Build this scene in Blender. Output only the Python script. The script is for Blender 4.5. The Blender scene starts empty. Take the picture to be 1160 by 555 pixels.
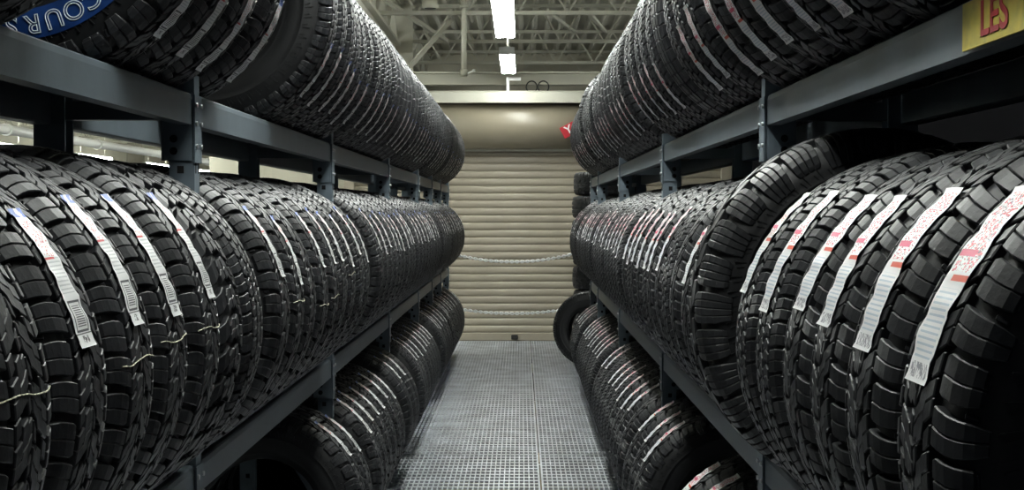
import bpy, bmesh, math, random
from mathutils import Vector, Matrix
PI = math.pi
R = math.radians
random.seed(7)
S = bpy.context.scene
C = S.collection

# ------------------------------------------------------------------ camera, world, exposure
FPX = 1600.0
cd = bpy.data.cameras.new('camera'); cam = bpy.data.objects.new('camera', cd); C.objects.link(cam)
cd.sensor_width = 36.0; cd.lens = 36.0 * FPX / 1160.0; cd.clip_start = 0.05; cd.clip_end = 200
EYE = 1.55
cam.location = (0, 0, EYE)
cam.rotation_euler = (R(90) - math.atan(37.5 / FPX), 0, math.atan(10 / FPX))
cd.dof.use_dof = False
S.camera = cam
w = bpy.data.worlds.new('world'); S.world = w; w.use_nodes = True
w.node_tree.nodes['Background'].inputs[0].default_value = (0.75, 0.85, 1.0, 1)
w.node_tree.nodes['Background'].inputs[1].default_value = 0.01
S.view_settings.view_transform = 'Standard'; S.view_settings.look = 'None'
S.view_settings.exposure = 0.95; S.view_settings.gamma = 1.0; S.view_settings.use_curve_mapping = False
LAMP = 27.0        # emission of the aisle tubes
HALL_LAMP = 60.0  # shared by the hall tubes and the added ceiling fill lamps
LOW_LAMP = 12.0

# ------------------------------------------------------------------ materials
def mat(name, col, rough=0.5, metal=0.0, noise=0.0, nscale=20.0, bump=0.0, bscale=200.0, spec=0.5, emit=None):
    m = bpy.data.materials.new(name); m.use_nodes = True
    nt = m.node_tree; b = nt.nodes['Principled BSDF']
    b.inputs['Base Color'].default_value = (*col, 1); b.inputs['Roughness'].default_value = rough
    b.inputs['Metallic'].default_value = metal; b.inputs['Specular IOR Level'].default_value = spec
    tc = nt.nodes.new('ShaderNodeTexCoord')
    if noise:
        n = nt.nodes.new('ShaderNodeTexNoise'); n.inputs['Scale'].default_value = nscale; n.inputs['Detail'].default_value = 5
        nt.links.new(tc.outputs['Object'], n.inputs['Vector'])
        r = nt.nodes.new('ShaderNodeValToRGB')
        r.color_ramp.elements[0].position = 0.3; r.color_ramp.elements[1].position = 0.7
        r.color_ramp.elements[0].color = (*[c * (1 - noise) for c in col], 1)
        r.color_ramp.elements[1].color = (*[min(1, c * (1 + noise)) for c in col], 1)
        nt.links.new(n.outputs['Fac'], r.inputs['Fac']); nt.links.new(r.outputs['Color'], b.inputs['Base Color'])
        mr = nt.nodes.new('ShaderNodeMapRange'); mr.inputs['To Min'].default_value = max(0, rough - .1); mr.inputs['To Max'].default_value = min(1, rough + .1)
        nt.links.new(n.outputs['Fac'], mr.inputs['Value']); nt.links.new(mr.outputs['Result'], b.inputs['Roughness'])
    if bump:
        n2 = nt.nodes.new('ShaderNodeTexNoise'); n2.inputs['Scale'].default_value = bscale
        nt.links.new(tc.outputs['Object'], n2.inputs['Vector'])
        bp = nt.nodes.new('ShaderNodeBump'); bp.inputs['Strength'].default_value = bump; bp.inputs['Distance'].default_value = 0.002
        nt.links.new(n2.outputs['Fac'], bp.inputs['Height']); nt.links.new(bp.outputs['Normal'], b.inputs['Normal'])
    if emit:
        b.inputs['Emission Color'].default_value = (*emit[0], 1); b.inputs['Emission Strength'].default_value = emit[1]
    return m

M_TREAD = mat('tread_rubber', (0.0135, 0.0145, 0.0170), 0.47, noise=0.35, nscale=14, bump=0.25, bscale=160, spec=0.55)
M_SIDE = mat('sidewall_rubber', (0.007, 0.0075, 0.0085), 0.5, noise=0.25, nscale=9, bump=0.12, bscale=120)
M_GREY = mat('aged_tread_rubber', (0.019, 0.020, 0.022), 0.45, noise=0.3, nscale=10, bump=0.25, bscale=140, spec=0.55)
M_BEAM = mat('rack_paint', (0.135, 0.165, 0.19), 0.42, noise=0.22, nscale=7, bump=0.08, bscale=60)
M_POST = mat('upright_paint', (0.15, 0.19, 0.225), 0.42, noise=0.2, nscale=12, bump=0.1, bscale=80)
M_HOLE = mat('punched_hole', (0.004, 0.004, 0.005), 0.9)
M_BOLT = mat('zinc_bolt', (0.5, 0.52, 0.54), 0.3, 0.9)
M_GALV = mat('galvanised_steel', (0.54, 0.56, 0.60), 0.36, 0.40, noise=0.25, nscale=5)
M_CREAM = mat('cream_steel', (0.42, 0.41, 0.345), 0.55, noise=0.06, nscale=3)
M_DECK = mat('roof_deck_paint', (0.50, 0.49, 0.42), 0.6, noise=0.08, nscale=2)
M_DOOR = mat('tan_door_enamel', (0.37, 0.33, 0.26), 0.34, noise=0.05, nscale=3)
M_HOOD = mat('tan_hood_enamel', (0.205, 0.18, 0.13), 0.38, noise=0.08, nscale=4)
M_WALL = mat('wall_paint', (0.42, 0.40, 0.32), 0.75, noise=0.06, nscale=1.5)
M_UNLIT_GAP = mat('unlit_gap_black', (0.006, 0.006, 0.007), 0.95, spec=0.02, noise=0.1, nscale=1.5)  # shade of the unlit gap put into a near-black colour
M_CONC = mat('concrete', (0.05, 0.05, 0.05), 0.8, noise=0.2, nscale=2)
M_STEELPLATE = mat('dark_floor_plate', (0.05, 0.05, 0.055), 0.6, noise=0.2, nscale=5)
M_WHITE = mat('white_enamel', (0.75, 0.76, 0.75), 0.4)
M_PIPE = mat('pipe_paint', (0.62, 0.62, 0.60), 0.35)
M_CHAIN = mat('chain_plastic', (0.92, 0.93, 0.93), 0.35)
M_CARD = mat('cardboard', (0.42, 0.33, 0.20), 0.8, noise=0.1, nscale=6)
M_BLUEC = mat('blue_carton_print', (0.06, 0.08, 0.6), 0.6)
M_YELLOW = mat('yellow_sign', (0.62, 0.52, 0.09), 0.5, noise=0.15, nscale=40)
M_RED = mat('red_print', (0.42, 0.02, 0.03), 0.5)
M_REDSIGN = mat('red_sign', (0.40, 0.012, 0.022), 0.4)
M_BLUE = mat('blue_film', (0.008, 0.04, 0.17), 0.4, noise=0.3, nscale=20)
M_LETTER = mat('raised_white_letter', (0.72, 0.80, 0.88), 0.45)
M_CHALK = mat('chalk_line', (0.62, 0.60, 0.45), 0.8)
M_BLACK = mat('black_plastic', (0.01, 0.01, 0.01), 0.6)
M_TUBE = mat('lit_tube', (0.9, 0.9, 0.9), 0.5, emit=((0.96, 1.0, 0.95), LAMP))
M_TUBE2 = mat('lit_hall_and_fill_tube', (0.9, 0.9, 0.9), 0.5, emit=((0.95, 1.0, 0.93), HALL_LAMP))
M_TUBE3 = mat('lit_lower_tube', (0.9, 0.9, 0.9), 0.5, emit=((0.95, 1.0, 1.0), LOW_LAMP))

def label_mat(name, right):
    m = bpy.data.materials.new(name); m.use_nodes = True; nt = m.node_tree; L = nt.links; N = nt.nodes
    b = N['Principled BSDF']; b.inputs['Roughness'].default_value = 0.45
    uv = N.new('ShaderNodeUVMap'); uv.uv_map = 'uv'
    sp = N.new('ShaderNodeSeparateXYZ'); L.new(uv.outputs[0], sp.inputs[0]); U, V = sp.outputs[0], sp.outputs[1]
    def ma(op, a, c=None):
        n = N.new('ShaderNodeMath'); n.operation = op
        for i, x in enumerate((a, c)):
            if x is None: continue
            if isinstance(x, (int, float)): n.inputs[i].default_value = x
            else: L.new(x, n.inputs[i])
        return n.outputs[0]
    def band(x, lo, hi): return ma('MULTIPLY', ma('GREATER_THAN', x, lo), ma('LESS_THAN', x, hi))
    def noise(su, sv, th):
        mp = N.new('ShaderNodeMapping'); mp.inputs['Scale'].default_value = (su, sv, 1); L.new(uv.outputs[0], mp.inputs[0])
        oi = N.new('ShaderNodeObjectInfo'); cx = N.new('ShaderNodeCombineXYZ'); L.new(ma('MULTIPLY', oi.outputs['Random'], 50), cx.inputs[2])
        L.new(cx.outputs[0], mp.inputs['Location'])
        n = N.new('ShaderNodeTexNoise'); n.inputs['Scale'].default_value = 1; n.inputs['Detail'].default_value = 2; L.new(mp.outputs[0], n.inputs['Vector'])
        return ma('GREATER_THAN', n.outputs['Fac'], th)
    col = [None]
    rgb = N.new('ShaderNodeRGB'); rgb.outputs[0].default_value = (0.80, 0.80, 0.81, 1); col = rgb.outputs[0]
    def over(c, mask, color):
        mx = N.new('ShaderNodeMix'); mx.data_type = 'RGBA'; L.new(mask, mx.inputs[0]); L.new(c, mx.inputs[6]); mx.inputs[7].default_value = (*color, 1)
        return mx.outputs[2]
    inner = band(U, .1, .9)
    lines = ma('GREATER_THAN', ma('SINE', ma('MULTIPLY', V, 230)), 0.35)
    if right:
        col = over(col, ma('MULTIPLY', ma('MULTIPLY', band(V, .52, .97), inner), noise(13, 75, .54)), (0.62, 0.06, 0.10))
        col = over(col, ma('MULTIPLY', ma('MULTIPLY', band(V, .55, .95), inner), noise(15, 90, .60)), (0.12, 0.12, 0.16))
        col = over(col, ma('MULTIPLY', ma('MULTIPLY', band(V, .10, .44), inner), lines), (0.50, 0.58, 0.66))
        col = over(col, ma('MULTIPLY', band(V, .475, .505), band(U, .0, .7)), (0.75, 0.10, 0.05))
        col = over(col, ma('MULTIPLY', band(V, .60, .635), band(U, .3, .98)), (0.65, 0.03, 0.12))
        col = over(col, ma('MULTIPLY', ma('MULTIPLY', band(V, .02, .09), inner), noise(20, 30, .5)), (0.25, 0.25, 0.28))
    else:
        col = over(col, ma('MULTIPLY', ma('MULTIPLY', band(V, .36, .62), inner), lines), (0.55, 0.56, 0.58))
        col = over(col, ma('MULTIPLY', ma('MULTIPLY', band(V, .62, .9), inner), noise(13, 70, .58)), (0.60, 0.08, 0.10))
        col = over(col, ma('MULTIPLY', band(V, .60, .615), band(U, .0, .6)), (0.65, 0.04, 0.05))
        col = over(col, ma('MULTIPLY', band(V, .93, 1.1), noise(4, 8, .42)), (0.12, 0.20, 0.60))
        col = over(col, ma('MULTIPLY', band(V, .10, .31), band(U, .12, .9)), (0.06, 0.06, 0.07))
        col = over(col, ma('MULTIPLY', band(V, .115, .295), band(U, .17, .85)), (0.80, 0.80, 0.80))
        bars = ma('GREATER_THAN', ma('SINE', ma('MULTIPLY', V, 420)), 0.0)
        col = over(col, ma('MULTIPLY', ma('MULTIPLY', band(V, .135, .275), band(U, .25, .78)), bars), (0.08, 0.08, 0.09))
        col = over(col, ma('MULTIPLY', ma('MULTIPLY', band(V, .03, .075), band(U, .3, .7)), noise(14, 60, .5)), (0.05, 0.05, 0.05))
        col = over(col, ma('MULTIPLY', band(V, .085, .093), band(U, 0, 1)), (0.1, 0.1, 0.1))
    L.new(col, b.inputs['Base Color'])
    return m
M_LAB = {'left': label_mat('tread_label_print', False), 'right': label_mat('tread_label_red_print', True)}

# ------------------------------------------------------------------ mesh helpers
def obj(name, bm, m, parent=None, smooth=False, loc=None):
    me = bpy.data.meshes.new(name); bm.to_mesh(me); bm.free()
    for x in (m if isinstance(m, (list, tuple)) else [m]): me.materials.append(x)
    if smooth:
        for p in me.polygons: p.use_smooth = True
    o = bpy.data.objects.new(name, me); C.objects.link(o)
    if parent: o.parent = parent
    if loc: o.location = loc
    return o
def empty(name, loc=(0, 0, 0)):
    o = bpy.data.objects.new(name, None); C.objects.link(o); o.location = loc; o.empty_display_size = .05; return o
def tag(o, label, cat, group=None):
    o['label'] = label; o['category'] = cat
    if group: o['group'] = group
    return o
def struct(o): o['kind'] = 'structure'; return o
def box(bm, x0, x1, y0, y1, z0, z1, mi=0):
    v = [bm.verts.new(p) for p in ((x0,y0,z0),(x1,y0,z0),(x1,y1,z0),(x0,y1,z0),(x0,y0,z1),(x1,y0,z1),(x1,y1,z1),(x0,y1,z1))]
    for f in ((0,3,2,1),(4,5,6,7),(0,1,5,4),(1,2,6,5),(2,3,7,6),(3,0,4,7)):
        bm.faces.new([v[i] for i in f]).material_index = mi
def bev(bm, wd=0.003, seg=1):
    bmesh.ops.bevel(bm, geom=list(bm.edges), offset=wd, segments=seg, affect='EDGES', clamp_overlap=True)
def tube(bm, a, b, r, n=10, mi=0):
    a, b = Vector(a), Vector(b); d = (b - a).normalized()
    s = d.orthogonal().normalized(); t = d.cross(s)
    A, B = [], []
    for i in range(n):
        k = 2 * PI * i / n; o = s * math.cos(k) * r + t * math.sin(k) * r
        A.append(bm.verts.new(a + o)); B.append(bm.verts.new(b + o))
    for i in range(n):
        j = (i + 1) % n; f = bm.faces.new((A[i], A[j], B[j], B[i])); f.material_index = mi; f.smooth = True
    bm.faces.new(A[::-1]).material_index = mi; bm.faces.new(B).material_index = mi
def bar(bm, a, b, wx, wz):
    """rectangular bar between two points"""
    a, b = Vector(a), Vector(b); d = (b - a).normalized()
    up = Vector((0, 0, 1)) if abs(d.z) < .95 else Vector((1, 0, 0))
    s = d.cross(up).normalized(); u = s.cross(d)
    P = [[bm.verts.new(p + s * i * wx / 2 + u * j * wz / 2) for i, j in ((-1,-1),(1,-1),(1,1),(-1,1))] for p in (a, b)]
    for i in range(4):
        j = (i + 1) % 4; bm.faces.new((P[0][i], P[0][j], P[1][j], P[1][i]))
    bm.faces.new(P[0][::-1]); bm.faces.new(P[1])
def extrude_x(bm, prof, x0, x1, close=True, smooth=False):
    A = [bm.verts.new((x0, y, z)) for y, z in prof]; B = [bm.verts.new((x1, y, z)) for y, z in prof]
    n = len(prof)
    for i in range(n if close else n - 1):
        j = (i + 1) % n; f = bm.faces.new((A[i], A[j], B[j], B[i])); f.smooth = smooth
    if close: bm.faces.new(A[::-1]); bm.faces.new(B)
def extrude_y(bm, prof, y0, y1, mi=0):
    A = [bm.verts.new((x, y0, z)) for x, z in prof]; B = [bm.verts.new((x, y1, z)) for x, z in prof]
    n = len(prof)
    for i in range(n):
        j = (i + 1) % n; bm.faces.new((A[i], A[j], B[j], B[i])).material_index = mi
    bm.faces.new(A[::-1]).material_index = mi; bm.faces.new(B).material_index = mi
    bmesh.ops.recalc_face_normals(bm, faces=bm.faces)
def text_into(bm, s, size, xf, extrude=0.001, outline=0.0, mi=0, offset=0.0):
    cu = bpy.data.curves.new('lettering', 'FONT'); cu.body = s; cu.size = size; cu.align_x = 'CENTER'; cu.extrude = extrude; cu.offset = offset
    if outline: cu.fill_mode = 'NONE'; cu.bevel_depth = outline; cu.extrude = 0
    o = bpy.data.objects.new('lettering', cu); C.objects.link(o)
    dg = bpy.context.evaluated_depsgraph_get(); me = bpy.data.meshes.new_from_object(o.evaluated_get(dg))
    me.transform(xf); n0 = len(bm.faces); bm.from_mesh(me)
    bm.faces.ensure_lookup_table()
    for f in bm.faces[n0:]: f.material_index = mi
    bpy.data.objects.remove(o); bpy.data.curves.remove(cu); bpy.data.meshes.remove(me)

# ------------------------------------------------------------------ THE SETTING
# grating walkway: bearing bars and cross bars of real steel
def grating(name, x0, x1, y0, y1):
    bm = bmesh.new(); p = 0.0285
    n = int(round((x1 - x0) / p)); p = (x1 - x0) / n
    for i in range(n + 1):
        x = x0 + i * p; wd = .0036 if 0 < i < n else .006
        box(bm, x - wd, x + wd, y0, y1, -.010, 0)
    m = int(round((y1 - y0) / .095))
    for j in range(m + 1):
        y = y0 + (y1 - y0) * j / m; wd = .016
        if j in (0, m): wd = .02
        box(bm, x0, x1, y - wd, y + wd, -.012, -.001)
    return struct(obj(name, bm, M_GALV))
k = 0
y = 0.0
while y < 16.9:
    for (a, b) in ((-1.13, .105), (.125, 1.35)):
        grating('floor' if k == 0 else 'floor.%03d' % k, a, b, y + .006, min(y + 3.0, 16.94) - .006); k += 1
    y += 3.0
bm = bmesh.new()
box(bm, -16, -1.14, -1, 60, -.06, 0); box(bm, 1.36, 2.65, -1, 17.3, -.06, 0); box(bm, -1.14, 1.36, 16.95, 17.3, -.06, 0)
box(bm, -1.14, 1.36, -1, -.005, -.06, 0)
struct(obj('floor_solid', bm, M_STEELPLATE)).name = 'floor.050'
bm = bmesh.new(); box(bm, -6, 6, -1, 34, -2.9, -2.8)
struct(obj('floor_lower_level', bm, M_CONC)).name = 'floor.060'
bm = bmesh.new()
for y in range(0, 17, 3):
    box(bm, -1.6, 1.6, y - .03, y + .03, -.16, -.065)
struct(obj('trim_1', bm, M_CREAM))

# roll-up door
Y_D = 17.0
door = struct(empty('door_1', (0.2, Y_D, 0)))
bm = bmesh.new(); prof = []
zz = .10; pitch = .0885
while zz < 2.6:
    for t in range(9):
        a = t / 8
        prof.append((Y_D - .004 - .012 * math.sin(PI * a) ** .5, zz + a * pitch * .86))
    prof.append((Y_D + .004, zz + pitch * .93)); zz += pitch
back = [(Y_D + .02, zz), (Y_D + .02, .10)]
extrude_x(bm, prof + back, -2.0, 2.4, True, False)
bmesh.ops.recalc_face_normals(bm, faces=bm.faces)
o = obj('curtain', bm, M_DOOR); o.parent = door; o.matrix_parent_inverse = Matrix.Translation((-.2, -Y_D, 0))
def dpart(name, bm, m):
    o = obj(name, bm, m, door); o.matrix_parent_inverse = Matrix.Translation((-.2, -Y_D, 0)); return o
bm = bmesh.new(); box(bm, -2.0, 2.4, Y_D - .035, Y_D + .02, 0.0, .095); bev(bm, .006); dpart('bottom_bar', bm, M_DOOR)
bm = bmesh.new(); box(bm, -.115, -.035, Y_D - .09, Y_D - .036, .02, .075); bev(bm, .006); dpart('slide_lock', bm, M_BLACK)
bm = bmesh.new()
hp = [(Y_D + .15, 2.30), (Y_D - .10, 2.30)]
for t in range(13):
    a = -PI / 2 + PI * t / 12 * .92
    hp.append((Y_D - .16 - .22 * math.cos(a), 2.30 + .27 + .27 * math.sin(a)))
hp += [(Y_D + .15, 2.86)]
extrude_x(bm, hp, -2.15, 2.55, True, True); bmesh.ops.recalc_face_normals(bm, faces=bm.faces)
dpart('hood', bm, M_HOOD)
bm = bmesh.new(); box(bm, -2.15, 2.55, Y_D - .13, Y_D - .105, 2.272, 2.298); dpart('hood_lip', bm, M_CREAM)
for x in (-2.12, 2.40):
    bm = bmesh.new(); box(bm, x, x + .12, Y_D - .08, Y_D - .02, 0, 2.28); bev(bm, .004); dpart('guide_rail', bm, M_DOOR)
# wall around and above the door
bm = bmesh.new()
box(bm, -3.0, -2.02, Y_D + .02, Y_D + .18, 0, 2.95); box(bm, 2.42, 2.65, Y_D + .02, Y_D + .18, 0, 2.95); box(bm, -2.02, 2.42, Y_D + .03, Y_D + .18, 2.5, 2.95)
struct(obj('wall_back', bm, M_WALL))
bm = bmesh.new()   # header channel over the hood
extrude_x(bm, [(Y_D - .42, 2.83), (Y_D - .42, 2.95), (Y_D - .36, 2.975), (Y_D + .18, 2.975), (Y_D + .18, 2.95), (Y_D - .34, 2.95), (Y_D - .40, 2.93), (Y_D - .40, 2.83)], -3.0, 2.65)
bmesh.ops.recalc_face_normals(bm, faces=bm.faces)
struct(obj('trim_2', bm, M_CREAM))
bm = bmesh.new()   # I-beam above the partition
extrude_x(bm, [(17.25, 3.10), (17.45, 3.10), (17.45, 3.12), (17.36, 3.12), (17.36, 3.24), (17.45, 3.24), (17.45, 3.26), (17.25, 3.26), (17.25, 3.24), (17.34, 3.24), (17.34, 3.12), (17.25, 3.12)], -3.0, 2.65)
bmesh.ops.recalc_face_normals(bm, faces=bm.faces)
struct(obj('trim_3', bm, M_CREAM))
bm = bmesh.new(); box(bm, -6, 6, 27.2, 27.4, 2.2, 4.6)
struct(obj('wall_far', bm, M_WALL))
bm = bmesh.new(); box(bm, -16.2, -16, -1, 60, 0, 4.7); struct(obj('wall_left', bm, M_WALL))
bm = bmesh.new(); box(bm, -16, -3, 60, 60.2, 0, 4.7); struct(obj('wall_rear_hall', bm, M_WALL))
bm = bmesh.new(); box(bm, 2.65, 2.85, -1, 17.18, -.06, 4.55); struct(obj('wall_right', bm, M_UNLIT_GAP))  # added backdrop; its near-black colour stands in for unlit depth behind the racks

# ceiling: fluted roof deck, joists, girder, braces
ceil = struct(empty('ceiling', (0, 0, 4.55)))
def cpart(name, bm, m=None):
    o = obj(name, bm, m or M_CREAM, ceil); o.matrix_parent_inverse = Matrix.Translation((0, 0, -4.55)); return o
bm = bmesh.new(); prof = []; x = -16.0
while x < 6.0:
    prof += [(x, 4.62), (x + .11, 4.62), (x + .14, 4.55), (x + .19, 4.55), (x + .22, 4.62)]; x += .22
A = [bm.verts.new((x, -1, z)) for x, z in prof]; B = [bm.verts.new((x, 60, z)) for x, z in prof]
for i in range(len(prof) - 1):
    if (A[i].co - A[i + 1].co).length > 1e-5: bm.faces.new((A[i], B[i], B[i + 1], A[i + 1]))
cpart('roof_deck', bm, M_DECK)
def joist(y, x0, x1, hi=4.53, lo=3.98):
    bm = bmesh.new()
    for s in (-.028, .028):
        box(bm, x0, x1, y + s - .022, y + s + .022, hi - .045, hi)
        box(bm, x0, x1, y + s - .022, y + s + .022, lo - .0, lo + .045)
    x = x0 + .15; up = True
    while x + .31 < x1:
        a = (x, y, hi - .03 if up else lo + .02); b = (x + .31, y, lo + .02 if up else hi - .03)
        bar(bm, a, b, .022, .022); x += .31; up = not up
    cpart('roof_joist', bm)
ys = [17.5 + 2.9 * i for i in range(-5, 4)]
for y in ys: joist(y, -16 if y < 27 else -16, 5.6)
y = 29.1
while y < 58: joist(y, -16, -3); y += 2.9
# girder on the left carried along the aisle direction
bm = bmesh.new()
box(bm, -1.90, -1.72, 6, 27.2, 3.93, 3.97); box(bm, -1.82, -1.80, 6, 27.2, 3.8, 3.97); box(bm, -1.90, -1.72, 6, 27.2, 4.45, 4.5)
y = 6.2; up = True
while y < 26.6:
    bar(bm, (-1.81, y, 4.47 if up else 3.95), (-1.81, y + .75, 3.95 if up else 4.47), .08, .05); y += .75; up = not up
cpart('girder', bm)
bm = bmesh.new()
bar(bm, (-1.50, 17.6, 3.22), (-.88, 17.9, 3.98), .07, .055); cpart('diagonal_brace', bm)
bm = bmesh.new(); bar(bm, (-2.9, 17.6, 3.2), (-1.85, 17.6, 4.5), .12, .09); cpart('diagonal_brace', bm)
bm = bmesh.new(); bar(bm, (-1.05, 20.4, 4.0), (-1.95, 17.6, 4.35), .05, .05); cpart('diagonal_brace', bm)
bm = bmesh.new(); box(bm, -2.1, -1.55, 20.3, 20.42, 3.2, 4.5); cpart('column_head', bm)
for xx in (.35, .85):
    bm = bmesh.new(); bar(bm, (xx, 17.5, 4.0), (xx + .55, 23.3, 4.5), .04, .04); cpart('bridging_bar', bm)

def thing1(name, bm, m, label, cat, loc, smooth=False, group=None):
    for v in bm.verts: v.co -= Vector(loc)
    return tag(obj(name, bm, m, None, smooth, loc), label, cat, group)
# sprinkler drop pipe
bm = bmesh.new(); tube(bm, (-.69, 17.2, 3.26), (-.69, 17.2, 4.3), .032, 14); tube(bm, (-.69, 17.2, 3.2), (-.69, 17.2, 3.28), .045, 14)
tube(bm, (-.69, 17.2, 4.02), (-.69, 17.2, 4.06), .05, 14); tube(bm, (-.69, 17.2, 4.3), (-.69, 20.4, 4.3), .032, 14)
t = thing1('drop_pipe', bm, M_CREAM, 'cream vertical pipe dropping from the roof joists left of the aisle lights', 'pipe', (-.69, 17.2, 3.2))
bm = bmesh.new(); tube(bm, (0, 0, .02), (.12, 0, .06), .012, 8); tube(bm, (.12, 0, .05), (.12, 0, .08), .02, 8); obj('spray_nozzle', bm, M_WHITE, t)
# round can light
bm = bmesh.new(); tube(bm, (-1.10, 17.2, 4.02), (-1.10, 17.2, 4.12), .10, 20)
t = thing1('can_fixture', bm, M_CREAM, 'small round ceiling fixture with dark opening at the upper left joist', 'fixture', (-1.10, 17.2, 4.02))
bm = bmesh.new(); tube(bm, (0, 0, -.004), (0, 0, .03), .07, 20); obj('dark_opening', bm, M_BLACK, t)
# small angle bracket above the header
bm = bmesh.new(); box(bm, -.17, -.135, 16.70, 16.74, 2.977, 3.14); box(bm, -.14, .0, 16.70, 16.74, 3.10, 3.135); bev(bm, .004)
thing1('angle_bracket', bm, M_WHITE, 'small white L shaped bracket standing on the header above the door', 'bracket', (-.15, 16.72, 2.977))
# cable loops
bm = bmesh.new()
for (cx) in (.13, .27):
    for i in range(20):
        a, b = R(-60 + 300 * i / 20), R(-60 + 300 * (i + 1) / 20)
        s = 1 if cx < .2 else -1
        tube(bm, (cx - s * .065 * math.cos(a), 17.0, 3.05 + .07 * math.sin(a)), (cx - s * .065 * math.cos(b), 17.0, 3.05 + .07 * math.sin(b)), .008, 6)
thing1('cable_coil', bm, M_BLACK, 'dark looped cable coil resting on top of the door header', 'cable', (.2, 17.0, 2.977))
# red sign on hood
t = empty('hood_sign', (.60, 16.609, 2.53)); tag(t, 'small tilted red sign with white letters on the tan door hood', 'sign')
t.rotation_euler = (0, R(-28), 0)
bm = bmesh.new(); box(bm, -.13, .16, -.006, .006, -.07, .07); bev(bm, .004); obj('sign_plate', bm, M_REDSIGN, t)
bm = bmesh.new(); text_into(bm, 'Yo', .14, Matrix.Translation((-.005, -.008, -.04)) @ Matrix.Rotation(R(90), 4, 'X'), .001, offset=.002); obj('sign_lettering', bm, M_WHITE, t)

# pipes in the left hall
for (x, z, r, lab) in ((-10.2, 3.18, .10, 'thick white pipe running along the hall behind left rack'),
                       (-10.6, 2.62, .05, 'thin white pipe below the thick pipe behind left rack'),
                       (-8.0, 3.35, .045, 'thin pale upper pipe nearest the left rack gap')):
    bm = bmesh.new(); tube(bm, (x, 8, z), (x, 59, z), r, 14)
    for yy in range(10, 58, 6): tube(bm, (x, yy - .06, z), (x, yy + .06, z), r * 1.25, 14)
    p = thing1('overhead_pipe', bm, M_PIPE, lab, 'pipe', (x, 8, z))
    for yy in range(14, 58, 12):
        bm = bmesh.new(); tube(bm, (0, yy - 8, r), (0, yy - 8, 4.5 - z), .012, 6); obj('hanger_rod', bm, M_CREAM, p)

# ------------------------------------------------------------------ lamps
def strip_light(x, y0, y1, z, label, group, tube_m, top):
    t = empty('strip_light', (x, (y0 + y1) / 2, z)); h = (y1 - y0) / 2
    tag(t, label, 'light fixture', group)
    bm = bmesh.new()
    extrude_y(bm, [(-.018, .03), (-.03, .07), (-.03, .095), (.03, .095), (.03, .07), (.018, .03)], -h, h)
    obj('reflector_housing', bm, M_WHITE, t)
    for s in (-1, 1):
        bm = bmesh.new(); tube(bm, (s * .049, -h + .02, .036), (s * .049, h - .02, .036), .031, 12); obj('lamp_tube', bm, tube_m, t)
    for s in (-1, 1):
        bm = bmesh.new(); box(bm, -.08, .08, s * h - .012, s * h + .012, .012, .088); obj('end_cap', bm, M_WHITE, t)
        bm = bmesh.new(); tube(bm, (0, s * h * .7, .09), (0, s * h * .7, top - z), .005, 6); obj('hanger_rod', bm, M_CREAM, t)
    return t
names = ['directly overhead at the near end of the aisle', 'second from the camera, above the aisle', 'third from the camera, above the aisle', 'long and glowing, top middle of the photo', 'farthest, small, hanging just before the door header']
for i, (a, b) in enumerate(((1.3, 2.55), (3.3, 5.74), (6.36, 8.8), (9.46, 11.9), (14.47, 16.45))):
    zl = 3.145 if i == 4 else 3.00
    strip_light(-.13 if i < 4 else -.143, a, b, zl, 'white fluorescent strip light ' + names[i], 'strip lights over the aisle', M_TUBE, 4.585)
NTH = ['first', 'second', 'third', 'fourth', 'fifth', 'sixth', 'seventh']
n = 0
for x in (-7.0, -12.0):
    for y in (10, 17, 24, 31, 38, 45, 52):
        n += 1
        strip_light(x, y, y + 3.2, 3.05, 'lit strip light behind the left rack, %s hall row, %s counting away from the camera' % ('near' if x > -8 else 'far', NTH[(y - 10) // 7]), 'hall lights, %s row' % ('near' if x > -8 else 'far'), M_TUBE2, 4.585)
# added fill lamps, hidden behind the rack ends, to brighten the ceiling
for x, wh in ((4.2, 'right'), (-4.6, 'left')):
    for y, wd_ in ((14.0, 'nearer'), (19.0, 'farther')):
        if x > 0 and y < 17: continue
        strip_light(x, y, y + 2.44, 3.3, 'added unseen fill light high behind the far end of the %s rack, %s one' % (wh, wd_), None, M_TUBE2, 4.585)
# lower level
for i, (x, y) in enumerate(((-1.0, 9.0), (-1.2, 15.0), (1.3, 11.5), (.9, 20))):
    strip_light(x, y, y + 1.2, -.55, 'strip light glowing below the grating, ' + ('on the left toward the camera', 'on the left toward the door', 'on the right', 'farthest, past the door')[i], 'lights on the lower level', M_TUBE3, -.1)

# cartons seen through the grating
def carton(x, y, z0, z1, wx, wy, m, label):
    bm = bmesh.new(); box(bm, -wx / 2, wx / 2, -wy / 2, wy / 2, 0, z1 - z0); bev(bm, .006)
    o = tag(obj('carton', bm, m, None, False, (x, y, z0)), label, 'box', 'cartons on the lower level')
    bm = bmesh.new(); box(bm, -.03, .03, -wy / 2 - .001, wy / 2 + .001, z1 - z0, z1 - z0 + .002); obj('packing_tape', bm, M_PIPE, o)
for i, (x, y, m, lab) in enumerate(((.35, 13.2, M_CARD, 'tall tan carton stack under the right grating panels, farther one'),
                           (.55, 11.2, M_CARD, 'tall tan carton stack under the right grating panels, middle one'),
                           (.50, 9.4, M_CARD, 'tall tan carton stack under the right grating panels, nearest one'),
                           (-.95, 10.5, M_BLUEC, 'blue carton stack under the left side of the grating'),
                           (-.45, 14.6, M_YELLOW, 'yellow crate under the grating toward the door'))):
    carton(x, y, -2.8, -.75, .75, .5, m, lab)

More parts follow.
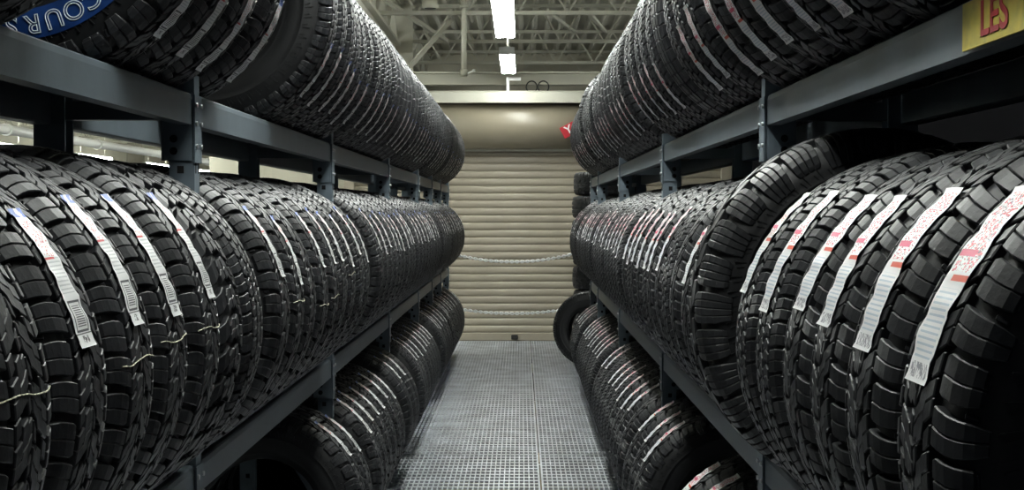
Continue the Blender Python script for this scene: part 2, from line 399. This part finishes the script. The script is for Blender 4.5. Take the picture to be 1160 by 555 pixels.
# ------------------------------------------------------------------ TIRES
RT = .385
half = [(0, .3735), (.03, .3732), (.06, .3717), (.080, .3690), (.093, .3645), (.104, .3560), (.1125, .3435), (.118, .3290), (.1205, .315)]
side = [(.1215, .305), (.1225, .303), (.1225, .300), (.121, .298), (.1215, .285), (.120, .268), (.116, .252), (.112, .244), (.1125, .241), (.110, .239), (.104, .228), (.098, .219), (.092, .2145), (.084, .2150),
        (.081, .224), (.093, .244), (.106, .275), (.110, .305), (.106, .335), (.094, .352), (.06, .360), (0, .3615)]
# arc-length parametrised outer surface
arc = [0]
for a, b in zip(half, half[1:]): arc.append(arc[-1] + math.dist(a, b))
def surf(v, h):
    s = 1 if v >= 0 else -1; a = abs(v)
    i = 0
    while i < len(arc) - 2 and arc[i + 1] < a: i += 1
    t = (a - arc[i]) / (arc[i + 1] - arc[i])
    y = half[i][0] + (half[i + 1][0] - half[i][0]) * t; r = half[i][1] + (half[i + 1][1] - half[i][1]) * t
    def nrm(k):
        p0 = half[max(k - 1, 0)]; p1 = half[min(k + 1, len(half) - 1)]
        if k == 0: return (0, 1)
        dx, dr = p1[0] - p0[0], p1[1] - p0[1]; l = math.hypot(dx, dr); return (-dr / l, dx / l)
    n0, n1 = nrm(i), nrm(i + 1)
    ny, nr = n0[0] + (n1[0] - n0[0]) * t, n0[1] + (n1[1] - n0[1]) * t
    return s * (y + ny * h), r + nr * h
def pt(bm, u, v, h):
    y, r = surf(v, h); return bm.verts.new((r * math.cos(u), y, -r * math.sin(u)))
CH = .0016
def lug(bm, st):
    prev = None
    for (v, u0, u1, h) in st:
        du = CH / RT
        if u1 - u0 < 3 * du: du = (u1 - u0) * .2
        ring = [pt(bm, u0, v, -.002), pt(bm, u0, v, h - CH), pt(bm, u0 + du, v, h), pt(bm, u1 - du, v, h), pt(bm, u1, v, h - CH), pt(bm, u1, v, -.002)]
        if prev:
            for i in range(5): bm.faces.new((prev[i], prev[i + 1], ring[i + 1], ring[i]))
        else: bm.faces.new(ring)
        prev = ring
    bm.faces.new(prev[::-1])
def block(bm, k, P, st, sipes=0, gap=.0010):
    """st: (v, f0, f1, h) with f in pitch fractions; end stations get a chamfer; sipes cut across"""
    p = 2 * PI / P
    full = []
    v0, a0, b0, h0 = st[0]; v1 = st[-1][0]; sg = 1 if v1 > v0 else -1
    full.append((v0, a0, b0, h0 - CH)); full.append((v0 + sg * CH, a0, b0, h0)); full += list(st[1:-1])
    vn, an, bn, hn = st[-1]; full.append((vn - sg * CH, an, bn, hn)); full.append((vn, an, bn, hn - CH))
    n = sipes + 1; g = gap / (p * RT)
    for q in range(n):
        out = []
        for (v, a, b, h) in full:
            L = b - a; x0 = a + L * q / n + (g / 2 if q else 0); x1 = a + L * (q + 1) / n - (g / 2 if q < n - 1 else 0)
            out.append((v, (k + x0) * p, (k + x1) * p, h))
        lug(bm, out)
D = .0115
def pattern_A(bm):          # all terrain: square shoulder lugs and interlocking centre blocks
    P = 42
    for k in range(P):
        for s in (1, -1):
            o = .0 if s > 0 else .5
            a = 1 if k % 2 else 0
            e = .131 if a else .121; q = .10 if a else 0; iv = .060 if a else .066
            block(bm, k, P, [(s*iv, o+.10, o+.86, D), (s*.074, o+.04, o+.90-q, D), (s*.088, o-.02, o+.84-q, D), (s*.100, o-.04, o+.80-q, D), (s*.108, o-.03, o+.79-q, D), (s*.117, o, o+.76-q, .009), (s*e, o+.05, o+.70-q, .004)], 1, .0009)
            if a: block(bm, k, P, [(s*.104, o+.745, o+.87, .007), (s*.118, o+.72, o+.82, .005)], 0)
    P = 30
    for k in range(P):
        for s in (1, -1):
            o = .1 if s > 0 else .62
            block(bm, k, P, [(s*.002, o+.02, o+.50, D), (s*.013, o+.10, o+.62, D), (s*.0155, o+.02, o+.78, D), (s*.031, o+.12, o+.88, D), (s*.034, o+.34, o+.92, D), (s*.0535, o+.46, o+1.0, D)], 1, .0011)
            block(bm, k, P, [(s*.037, o-.04, o+.24, D), (s*.0545, o+.06, o+.36, D)], 0)
            block(bm, k, P, [(s*.002, o+.60, o+.92, D), (s*.012, o+.74, o+1.0, D)], 0)
def pattern_B(bm):          # highway: narrow ribs of many small blocks
    P = 52
    for k in range(P):
        for s in (1, -1):
            o = 0 if s > 0 else .4
            block(bm, k, P, [(s*.068, o, o+.86, D), (s*.09, o+.1, o+.96, D), (s*.104, o+.12, o+.96, D), (s*.113, o+.15, o+.92, .008), (s*.122, o+.2, o+.86, .002)], 1)
            block(bm, k, P, [(s*.026, o+.3, o+1.1, D), (s*.044, o+.45, o+1.27, D), (s*.062, o+.3, o+1.12, D)], 1)
        block(bm, k, P, [(-.018, 0, .84, D), (0, .2, 1.04, D), (.018, 0, .84, D)], 1)
def pattern_C(bm):          # mud terrain: long open shoulder lugs running down the sidewall
    P = 30; H = .015
    for k in range(P):
        for s in (1, -1):
            o = 0 if s > 0 else .5
            e = .150 if k % 2 else .138
            block(bm, k, P, [(s*.052, o+.08, o+.74, H), (s*.07, o+.01, o+.82, H), (s*.09, o, o+.84, H), (s*.104, o, o+.84, H), (s*.116, o+.0, o+.83, .013), (s*.130, o+.02, o+.80, .008), (s*e, o+.05, o+.76, .004)], 3, .0015)
            block(bm, k, P, [(s*.004, o+.2, o+.85, H), (s*.022, o+.4, o+1.1, H), (s*.046, o+.5, o+1.12, H)], 0)
def pattern_D(bm):          # wavy continuous ribs with sipes
    P = 60
    for k in range(P):
        for (a, b) in ((-.060, -.030), (-.022, .022), (.030, .060)):
            m = (a + b) / 2
            block(bm, k, P, [(a, .0, .93, D), (m, .18, 1.11, D), (b, .0, .93, D)], 0)
        for s in (1, -1):
            block(bm, k, P, [(s*.068, 0, .93, D), (s*.09, .1, 1.0, D), (s*.104, .12, .98, D), (s*.116, .16, .92, .008), (s*.126, .2, .9, .003)], 0)
def pattern_E(bm):          # slotted shoulder scoops beside small centre blocks
    P = 38
    for k in range(P):
        for s in (1, -1):
            o = .3 if s > 0 else 0
            block(bm, k, P, [(s*.066, o, o+.62, D), (s*.085, o+.2, o+.82, D), (s*.100, o+.32, o+.92, D), (s*.112, o+.36, o+.94, .010), (s*.136, o+.5, o+.98, .006)], 0)
            block(bm, k, P, [(s*.084, o+.86, o+1.05, .008), (s*.104, o+1.0, o+1.18, .007)], 0)
            block(bm, k, P, [(s*.026, o+.1, o+.75, D), (s*.044, o+.1, o+.8, D), (s*.058, o+.3, o+.9, D)], 1)
        block(bm, k, P, [(-.018, .1, .8, D), (.0, .0, .7, D), (.018, .2, .9, D)], 1)
TREAD = {}
for key, f in (('A', pattern_A), ('B', pattern_B), ('C', pattern_C), ('D', pattern_D), ('E', pattern_E)):
    bm = bmesh.new(); f(bm); bmesh.ops.recalc_face_normals(bm, faces=bm.faces)
    me = bpy.data.meshes.new('tread_' + key); bm.to_mesh(me); bm.free(); me.materials.append(M_GREY if key == 'C' else M_TREAD); TREAD[key] = me
# carcass: revolved section with hollow inside, bead and rim protector
bm = bmesh.new()
prof = [(-y, r) for y, r in reversed(side[:-1])] + [(-y, r) for y, r in reversed(half[1:])] + half + side
N = 96; rings = []
for i in range(N):
    a = 2 * PI * i / N
    rings.append([bm.verts.new((r * math.cos(a), y, r * math.sin(a))) for y, r in prof])
n = len(prof)
for i in range(N):
    A, B = rings[i], rings[(i + 1) % N]
    for j in range(n):
        q = (j + 1) % n; bm.faces.new((A[j], A[q], B[q], B[j])).smooth = True
# short radial fins and raised arcs on the upper sidewall
for s in (1, -1):
    for i in range(64):
        a = 2 * PI * i / 64
        for (da, r0, r1) in ((0, .306, .330), (.03, .306, .322)):
            c0 = a + da; c1 = c0 + .012
            P4 = []
            for (rr, cc) in ((r0, c0), (r0, c0 + .006), (r1, c1 + .014), (r1, c1 + .008)):
                P4.append((rr * math.cos(cc), rr * math.sin(cc)))
            yb = .1205
            lo = [bm.verts.new((x, s * (yb - .004), z)) for x, z in P4]; hi = [bm.verts.new((x, s * (yb + .0018), z)) for x, z in P4]
            bm.faces.new(hi); 
            for q in range(4): bm.faces.new((lo[q], lo[(q + 1) % 4], hi[(q + 1) % 4], hi[q]))
bmesh.ops.recalc_face_normals(bm, faces=bm.faces)
CARC = bpy.data.meshes.new('carcass'); bm.to_mesh(CARC); bm.free(); CARC.materials.append(M_SIDE)

def make_label(side_, half_ang, width, v0, seed):
    rnd = random.Random(seed); bm = bmesh.new(); uvl = bm.loops.layers.uv.new('uv')
    n = 30; rows = []
    for i in range(n + 1):
        f = i / n; a = -half_ang + 2 * half_ang * f
        ww = width * (1 + .05 * math.sin(f * 17 + seed))
        if side_ == 'left' and f > .36: ww = width * .86
        if side_ == 'left' and f > .93: ww = width * .7
        sh = .003 * math.sin(f * 9 + seed) + .0015 * rnd.uniform(-1, 1)
        hh = .0015 + .0016 * abs(math.sin(f * 21 + seed))
        if i in (0, n): hh += .003
        row = []
        for j in range(4):
            g = j / 3; v = v0 + sh + (g - .5) * ww
            y, r = surf(v, D + hh + .0008 * math.sin(g * 3 + f * 30))
            row.append((bm.verts.new((r * math.cos(a), y, r * math.sin(a))), (g, f if side_ == 'left' else 1 - f)))
        rows.append(row)
    for i in range(n):
        for j in range(3):
            q = [rows[i][j], rows[i][j + 1], rows[i + 1][j + 1], rows[i + 1][j]]
            f_ = bm.faces.new([x[0] for x in q]); f_.smooth = True
            for l, x in zip(f_.loops, q): l[uvl].uv = x[1]
    me = bpy.data.meshes.new('tread_label'); bm.to_mesh(me); bm.free(); me.materials.append(M_LAB[side_]); return me
LABELS = {}
for s_ in ('left', 'right'):
    for i in range(5):
        LABELS[s_, i] = make_label(s_, .29 + .02 * (i % 3), (.064, .078)[s_ == 'right'] * (1 - .06 * (i % 2)), (-.012 + .008 * i) , i * 3 + 1)
        LABELS[s_, 'thin', i] = make_label(s_, (.25 + .02 * (i % 3)), .054, -.012 + .008 * i, i * 5 + 2)
# chalk squiggle
CHALK = []
for s0 in range(3):
    bm = bmesh.new(); rnd = random.Random(s0); last = None
    for i in range(15):
        v = -.088 + .176 * i / 14; y, r = surf(v, D + .0005); a = .010 * math.sin(i * .45 + s0 * 2) + rnd.uniform(-.0025, .0025)
        p = Vector((r * math.cos(a), y, r * math.sin(a)))
        if last is not None: tube(bm, last, p, .0011, 5)
        last = p
    me = bpy.data.meshes.new('chalk_line'); bm.to_mesh(me); bm.free(); me.materials.append(M_CHALK); CHALK.append(me)

KIND = {'A': 'blocky all-terrain', 'B': 'fine-ribbed', 'C': 'big-lug mud', 'D': 'smooth wavy-ribbed', 'E': 'slotted-shoulder'}
def tire(x, y, z, pat, sidename, r=RT, wd=1.0, lab=None, elev=30, chalk=None, yaw=0, lean=0, flat=False):
    t = empty('tire', (x, y, z))
    t.scale = (r / RT, wd * .99, r / RT); t.rotation_euler = (R(lean), 0, R(yaw))
    if flat: t.rotation_euler = (R(90), 0, R(yaw))
    ph = random.uniform(0, 2 * PI)
    c = bpy.data.objects.new('carcass', CARC); C.objects.link(c); c.parent = t; c.rotation_euler.y = ph
    d = bpy.data.objects.new('tread', TREAD[pat]); C.objects.link(d); d.parent = t; d.rotation_euler.y = ph
    ang = lambda e: -R(e) if sidename == 'left' else R(e) - PI
    if lab is not None:
        me = LABELS[(sidename,) + lab] if isinstance(lab, tuple) else LABELS[sidename, lab]
        l = bpy.data.objects.new('tread_label', me); C.objects.link(l); l.parent = t; l.rotation_euler.y = ang(elev)
        l['label'] = 'white printed paper label stuck on the tread'
    if chalk is not None:
        l = bpy.data.objects.new('chalk_line', random.choice(CHALK)); C.objects.link(l); l.parent = t; l.rotation_euler.y = ang(chalk)
        l['label'] = 'cream chalk line across the tread'
    return t

ORD = ['first', 'second', 'third', 'fourth', 'fifth', 'sixth', 'seventh', 'eighth', 'ninth', 'tenth', 'eleventh', 'twelfth', 'thirteenth', 'fourteenth']
POSTS = {'left': [3.47, 5.97, 8.55, 11.0, 12.7, 14.1, 15.6], 'right': [3.66, 6.26, 9.0, 11.5, 12.65]}
SHELF = {'upper': 'top', 'middle': 'middle', 'bottom': 'bottom'}
Z_C = {'left': {'upper': EYE + .29 + .3555, 'middle': EYE - .62 + .3555, 'bottom': .386},
       'right': {'upper': EYE + .30 + .356, 'middle': EYE - .62 + .356, 'bottom': .386}}
X_C = {'left': -.99, 'right': .82}
def bay_of(side, y):
    b = 0
    for p in POSTS[side]:
        if y > p: b += 1
    return b
SWALL = []
def place_row(side, row, items):
    """items: list of dict(y, pat, ...) sorted by y"""
    cnt = {}
    for it in items:
        b = bay_of(side, it['y']); k = cnt.get(b, 0); cnt[b] = k + 1
        r = it.get('r', RT + random.uniform(-.003, .005)); wd = it.get('wd', 1.0)
        e = {'upper': -33, 'middle': 27, 'bottom': 48}[row] + random.uniform(-3, 3)
        e = it.get('elev', e)
        z = Z_C[side][row]
        if row == 'bottom': z = r + .001
        else: z += (r - RT) * 1.1 + (.013 if it['pat'] == 'C' else 0)
        t = tire(X_C[side] + it.get('dx', 0), it['y'], z, it['pat'], side, r, wd, it.get('lab'), e, it.get('chalk'), it.get('yaw', random.uniform(-.2, .2)), it.get('lean', 0))
        sh = SHELF[row]
        if b == 0: where = '%s before the first upright' % ORD[k] if k else 'nearest the camera'
        else: where = '%s behind the %s upright' % (ORD[k], ORD[b - 1])
        look = it.get('look') or KIND[it['pat']]
        tag(t, '%s tire on %s %s shelf, %s' % (look, side, sh, where), 'tire', 'tires on the %s %s shelf' % (side, sh))
        it['obj'] = t
def fill(y0, y1, pat, side, row, near=.248, **kw):
    """tires packed between y0 and y1 with any slack left at the far end"""
    n = int((y1 - y0) / .2465); out = []
    step = min((y1 - y0) / n, near)
    for i in range(n):
        d = dict(y=y0 + step * (i + .5), pat=pat if isinstance(pat, str) else pat[i % len(pat)])
        lp = kw.get('labp', .85)
        if random.random() < lp: d['lab'] = random.randrange(5) if not kw.get('thin') else ('thin', random.randrange(5))
        if random.random() < kw.get('chalkp', 0): d['chalk'] = random.uniform(-5, 8)
        out.append(d)
    return out
pw = .036
LP = POSTS['left']; RP = POSTS['right']
# --- left middle
it = [dict(y=1.50, pat='A', lab=3, elev=25), dict(y=1.752, pat='A', lab=None, chalk=6), dict(y=2.00, pat='A', lab=0, elev=28), dict(y=2.25, pat='A', lab=1, elev=30, chalk=4),
      dict(y=2.50, pat='A', lab=2, elev=31, chalk=6), dict(y=2.75, pat='A', lab=4, elev=31, chalk=5), dict(y=3.00, pat='E', chalk=None), dict(y=3.25, pat='B', wd=.96, look='dense-block')]
it += fill(LP[0] + pw, LP[1] - pw, ['A'] * 5 + ['B'] * 5, 'left', 'middle', chalkp=.2, thin=True)
it += fill(LP[1] + pw + .03, LP[2] - pw, ['B'] * 4 + ['A'] + ['B'] * 5, 'left', 'middle', thin=True)
it += fill(LP[2] + pw + .06, LP[3] - pw, 'B', 'left', 'middle', thin=True)
it += fill(LP[3] + pw + .06, LP[4] - pw, 'B', 'left', 'middle', thin=True)
it += fill(LP[4] + pw, LP[5] - pw, 'D', 'left', 'middle', thin=True)
it += fill(LP[5] + pw, LP[6] - pw, 'B', 'left', 'middle', thin=True)
place_row('left', 'middle', it)
# --- left upper
it = [dict(y=1.45, pat='A', lab=1), dict(y=1.70, pat='A', lab=1), dict(y=1.945, pat='A', lab=2), dict(y=2.19, pat='A', lab=0, elev=-34),
      dict(y=2.84, pat='A', lab=3, elev=-32, yaw=0, look='blue white-lettered'), dict(y=3.085, pat='A', lab=2, elev=-33), dict(y=3.328, pat='A', lab=1, elev=-36, wd=.97), dict(y=3.635, pat='A', lab=2, elev=-34)]
it += fill(4.42, LP[1] - pw, ['B'], 'left', 'upper', thin=True)
it += fill(LP[1] + pw, LP[2] - pw, ['B'] * 4 + ['D'] * 6, 'left', 'upper', thin=True)
for a, b, p in ((2, 3, 'B'), (3, 4, 'B'), (4, 5, 'D'), (5, 6, 'B')):
    it += fill(LP[a] + pw, LP[b] - pw, p, 'left', 'upper', thin=True)
for d in it:
    if 4.4 < d['y'] < 5.2: d['r'] = .398
place_row('left', 'upper', it)
BLUE = [d['obj'] for d in it if abs(d['y'] - 2.84) < .01][0]
# --- left bottom
it = fill(5.35, LP[1] - pw, 'A', 'left', 'bottom', thin=True, labp=1)
it += fill(LP[1] + pw, 7.62, ['A', 'B'], 'left', 'bottom', thin=True, labp=1)
it += fill(7.75, LP[2] - pw, 'D', 'left', 'bottom', thin=True)
for a, b, p in ((2, 3, 'B'), (3, 4, 'B'), (4, 5, 'A'), (5, 6, 'B')):
    it += fill(LP[a] + pw + (.25 if a < 4 else 0), LP[b] - pw, p, 'left', 'bottom', thin=True)
place_row('left', 'bottom', it)
# --- right middle
it = [dict(y=1.57, pat='A', lab=2, elev=30), dict(y=1.82, pat='A', lab=1, elev=30), dict(y=2.065, pat='A', lab=3, elev=31), dict(y=2.31, pat='A', lab=0, elev=33),
      dict(y=2.555, pat='B', lab=2, elev=31, look='fine-block labelled'), dict(y=2.81, pat='B', lab=4, elev=33, look='crumpled-label', yaw=-.6),
      dict(y=3.225, pat='C', r=.410, wd=1.0, yaw=1.0, dx=-.02), ]
it[3]['wd'] = .98
it += [dict(y=3.502, pat='B', lab=1, wd=.96, elev=31)]
it += fill(RP[0] + pw, RP[1] - pw, ['A', 'A', 'B'], 'right', 'middle', chalkp=.1, labp=.75)
it += fill(RP[1] + pw, RP[2] - pw, ['B'], 'right', 'middle', thin=True)
it += fill(RP[2] + pw, RP[3] - pw, ['B', 'D'], 'right', 'middle', thin=True)
it += fill(RP[3] + pw, RP[4] - pw, ['B'], 'right', 'middle', thin=True)
place_row('right', 'middle', it)
# --- right upper
it = [dict(y=1.50, pat='A', lab=1), dict(y=1.75, pat='A', lab=1), dict(y=2.00, pat='A', lab=2), dict(y=2.25, pat='A', lab=0), dict(y=2.50, pat='A', lab=3), dict(y=2.75, pat='A', lab=('thin', 1)),
      dict(y=3.00, pat='A', lab=1), dict(y=3.25, pat='A', lab=1), dict(y=3.50, pat='A', lab=2)]
it += fill(RP[0] + pw, 4.45, 'B', 'right', 'upper')
it += [dict(y=4.62, pat='D', yaw=3, r=.392)]
it += fill(4.80, RP[1] - pw, 'B', 'right', 'upper', thin=True)
it += fill(RP[1] + pw, RP[2] - pw, ['B'] * 3 + ['D'] * 4, 'right', 'upper', thin=True)
it += fill(RP[2] + pw, 10.05, 'B', 'right', 'upper', thin=True)
it += [dict(y=10.25, pat='C', yaw=-2, r=.40, wd=.93)]
it += fill(10.45, RP[3] - pw, 'B', 'right', 'upper', thin=True)
it += fill(RP[3] + pw, RP[4] - pw + .1, 'D', 'right', 'upper', thin=True)
place_row('right', 'upper', it)
# --- right bottom
it = fill(4.2, 4.72, 'A', 'right', 'bottom', labp=1)
it += fill(5.38, RP[1] - pw, 'A', 'right', 'bottom', labp=1, thin=True)
it += fill(RP[1] + pw, RP[2] - pw, ['A'] * 4 + ['B'] * 5, 'right', 'bottom', labp=.9, thin=True)
it += fill(RP[2] + pw, RP[3] - pw, ['B'], 'right', 'bottom', labp=1, thin=True)
it += fill(RP[3] + pw, RP[4] - pw, ['B'], 'right', 'bottom', labp=1, thin=True)
place_row('right', 'bottom', it)
# lone tire leaning at the end of the right rack
t = tire(.70, 14.0, .392, 'B', 'right', .378, 1.0, yaw=-14)
tag(t, 'lone unlabelled tire standing turned on the grating at far end of right rack', 'tire')
# stack of tires lying flat behind the right rack
for i in range(8):
    t = tire(.93 + random.uniform(-.01, .01), 14.9, .123 + .246 * i, 'A' if i % 2 else 'B', 'right', .383, 1.0, flat=True, yaw=random.uniform(0, 60))
    tag(t, 'tire lying flat in the stack before the door, %s' % ('bottom of the stack' if i == 0 else 'topmost of the stack' if i == 7 else ORD[i] + ' from the floor'), 'tire', 'tires stacked flat by the roll-up door')

# lettering and blue film on the lettered tire (faces the camera)
bm = bmesh.new(); yb = -.1232; n = 40
a0, a1 = R(-112), R(-38)
ring = []
for i in range(n + 1):
    a = a0 + (a1 - a0) * i / n
    ring.append([bm.verts.new((r * math.cos(a), y, r * math.sin(a))) for r, y in ((.258, yb + .0025), (.270, yb + .0008), (.285, yb - .0004), (.303, yb - .0012), (.317, yb + .0002))])
for i in range(n):
    for j in range(4): bm.faces.new((ring[i][j], ring[i][j + 1], ring[i + 1][j + 1], ring[i + 1][j])).smooth = True
o = obj('protective_film', bm, M_BLUE, BLUE); o['label'] = 'blue protective film band on the sidewall'
bm = bmesh.new(); word = 'COURSER'
for i, ch in enumerate(word):
    a = R(-54.5) - R(8.3) * i            # letter tops point outward, reading clockwise
    rr = .2715
    th = math.atan2(math.cos(a), -math.sin(a))
    # glyph x axis = clockwise tangent, y axis = outward
    ox = Vector((math.cos(a), 0, math.sin(a))); tx = Vector((math.sin(a), 0, -math.cos(a)))
    X = -tx if False else tx
    Mx = Matrix(((X.x, ox.x, 0, ox.x * rr), (X.y, ox.y, -1, yb - .0018), (X.z, ox.z, 0, ox.z * rr), (0, 0, 0, 1)))
    text_into(bm, ch, .052, Mx, 0, outline=.0011)
o = obj('raised_lettering', bm, M_LETTER, BLUE); o['label'] = 'white outlined raised letters'

# ------------------------------------------------------------------ RACKS
def rack(side, x_front, sgn, posts, y_start, label, zt_u, zt_l):
    """sgn: direction from the aisle into the rack"""
    t = empty('tire_rack', (x_front, posts[-1], 0)); tag(t, label, 'rack')
    inv = Matrix.Translation((-x_front, -posts[-1], 0))
    def part(name, bm, m, parent=None):
        if parent is None:
            o = obj(name, bm, m, t); o.matrix_parent_inverse = inv
        else:
            o = obj(name, bm, m, parent)
        return o
    X = lambda d: x_front + sgn * d
    def bx(bm, d0, d1, y0, y1, z0, z1, mi=0):
        a, b = sorted((X(d0), X(d1))); box(bm, a, b, y0, y1, z0, z1, mi)
    allp = [y_start] + posts
    back = .385
    for z in (zt_u, zt_l):
        for (d, s) in ((0, 1), (back, -1)):
            for i in range(len(allp) - 1):
                y0, y1 = allp[i] + .028, allp[i + 1] - .028
                if i == len(allp) - 2: y1 = allp[i + 1] - .028
                bm = bmesh.new()
                pr = [(d, z - .078), (d, z - .016), (d + s * .003, z - .004), (d + s * .008, z), (d + s * .042, z), (d + s * .042, z - .074), (d + s * .036, z - .078)]
                extrude_y(bm, [(X(a), b) for a, b in pr], y0, y1)
                bm2 = part('beam', bm, M_BEAM)
                # beam connector plates at both ends
                for yy, k in ((y0, 1), (y1, -1)):
                    bm = bmesh.new(); ya, yb_ = sorted((yy, yy + k * .006))
                    bx(bm, d, d + s * .075, ya, yb_, z - .165, z + .0)
                    if s == 1:
                        for q, zz_ in enumerate((z - .112, z - .142)):
                            tube(bm, (X(d + .045), ya - .0012, zz_), (X(d + .045), yb_ + .0012, zz_), .0095, 14, 1)
                    p = part('end_connector', bm, [M_POST, M_HOLE], bm2)
                    p.matrix_parent_inverse = Matrix.Identity(4)
    for i, y in enumerate(allp):
        for (d, s) in ((-.004, 1), (back + .004, -1)):
            bm = bmesh.new(); z1 = zt_u + .045; tck = .004; wy = .027
            # C channel, web towards the aisle
            bx(bm, d, d + s * tck, y - wy, y + wy, 0, z1)
            bx(bm, d + s * tck, d + s * .062, y - wy, y - wy + tck, 0, z1); bx(bm, d + s * tck, d + s * .062, y + wy - tck, y + wy, 0, z1)
            zz_ = .12
            while zz_ < z1 - .03:
                bx(bm, d - s * .0006, d - s * .0001, y - .018, y - .008, zz_, zz_ + .028, 1); bx(bm, d - s * .0006, d - s * .0001, y + .008, y + .018, zz_, zz_ + .028, 1)
                bx(bm, d + s * .026, d + s * .042, y - wy - .0006, y - wy - .0001, zz_, zz_ + .018, 1)
                zz_ += .0762
            u = part('upright', bm, [M_POST, M_HOLE])
            if s == 1:
                for z in (zt_u, zt_l):
                    bm = bmesh.new()
                    bx(bm, d - .004, d - .0005, y - .036, y + .036, z - .17, z - .005)
                    for (dy, dz) in ((-.026, -.03), (.026, -.03), (-.026, -.075), (.026, -.075), (-.026, -.13), (.026, -.13)):
                        tube(bm, (X(d - .009), y + dy, z + dz), (X(d - .003), y + dy, z + dz), .006, 8, 1)
                    part('bolt_plate', bm, [M_POST, M_BOLT], u).matrix_parent_inverse = Matrix.Identity(4)
        for z in (zt_u, zt_l, .25):
            bm = bmesh.new(); bx(bm, .06, back - .06, y - .02, y + .02, z - .065, z - .02); part('cross_tie', bm, M_BEAM)
        bm = bmesh.new(); bar(bm, (X(.05), y, .3), (X(back - .05), y, zt_l - .17), .02, .02); part('diagonal_tie', bm, M_BEAM)
        for d in (.03, back - .03):
            bm = bmesh.new(); bx(bm, d - .05, d + .05, y - .05, y + .05, .001, .008); part('base_plate', bm, M_POST)
    return t
# children carry world-space meshes; parent_inverse keeps them in place
rl = rack('left', -.80, -1, LP, .95, 'blue-grey steel tire rack along the left side of the aisle', EYE + .29, EYE - .62)
rr_ = rack('right', .63, 1, RP, 1.0, 'blue-grey steel tire rack along right side of the aisle, with yellow sign', EYE + .30, EYE - .62)
rb = rack('right', 1.62, 1, [2.9, 5.4, 7.9, 10.4], .4, 'dark empty steel rack standing behind the right tire rack', EYE + .18, EYE - .50)
rb2 = None

# yellow sign hung on the right upper beam
t = empty('aisle_sign', (.627, 1.77, EYE + .26)); tag(t, 'yellow sign with red letters on the right upper beam, top corner', 'sign')
bm = bmesh.new(); box(bm, -.0035, .0, -.28, .235, -.034, .032); obj('sign_plate', bm, M_YELLOW, t)
bm = bmesh.new()
# text faces the aisle (-X); reading direction from far (left) to near (right)
Mx = Matrix(((0, 0, -1, -.0045), (-1, 0, 0, -.02), (0, 1, 0, -.022), (0, 0, 0, 1)))
text_into(bm, 'LES', .068, Mx @ Matrix.Translation((-.12, 0, 0)) @ Matrix.Diagonal((1.15, 1, 1, 1)), .0004, offset=.0012)
obj('sign_lettering', bm, M_RED, t)

# ------------------------------------------------------------------ plastic chains between the rack ends
def chain(z_end, sag, xa, xb, y, label):
    bm = bmesh.new(); pts = []
    n = 400
    for i in range(n + 1):
        f = i / n; pts.append(Vector((xa + (xb - xa) * f, y, z_end - sag * 4 * f * (1 - f))))
    L = 0; step = .027; acc = 0; nodes = [pts[0]]
    for a, b in zip(pts, pts[1:]):
        acc += (b - a).length
        if acc >= step: nodes.append(b); acc = 0
    for k_, (a, b) in enumerate(zip(nodes, nodes[1:])):
        d = (b - a).normalized(); c = (a + b) / 2
        s = Vector((0, 1, 0)) if k_ % 2 else d.cross(Vector((0, 1, 0))).normalized()
        Lh, Wh, r = .0200, .0110, .0085; loop = []
        for q in range(12):
            an = 2 * PI * q / 12; loop.append(c + d * Lh * math.cos(an) + s * Wh * math.sin(an))
        for q in range(12): tube(bm, loop[q], loop[(q + 1) % 12], r, 6)
    thing1('plastic_chain', bm, M_CHAIN, label, 'chain', (xa, y, z_end))
chain(1.10, .10, -.80, .630, 15.55, 'upper white chain sagging across the aisle before the tan door')
chain(.50, .07, -.80, .630, 15.55, 'lower white chain sagging across the aisle near the grating')
bm = bmesh.new(); tube(bm, (.68, 15.55, 0), (.68, 15.55, 1.16), .022, 12); tube(bm, (.68, 15.55, 0), (.68, 15.55, .01), .08, 16); tube(bm, (.68, 15.55, 1.16), (.68, 15.55, 1.19), .028, 12)
thing1('chain_post', bm, M_POST, 'slim grey post holding right ends of both chains behind tire stack', 'post', (.68, 15.55, 0))
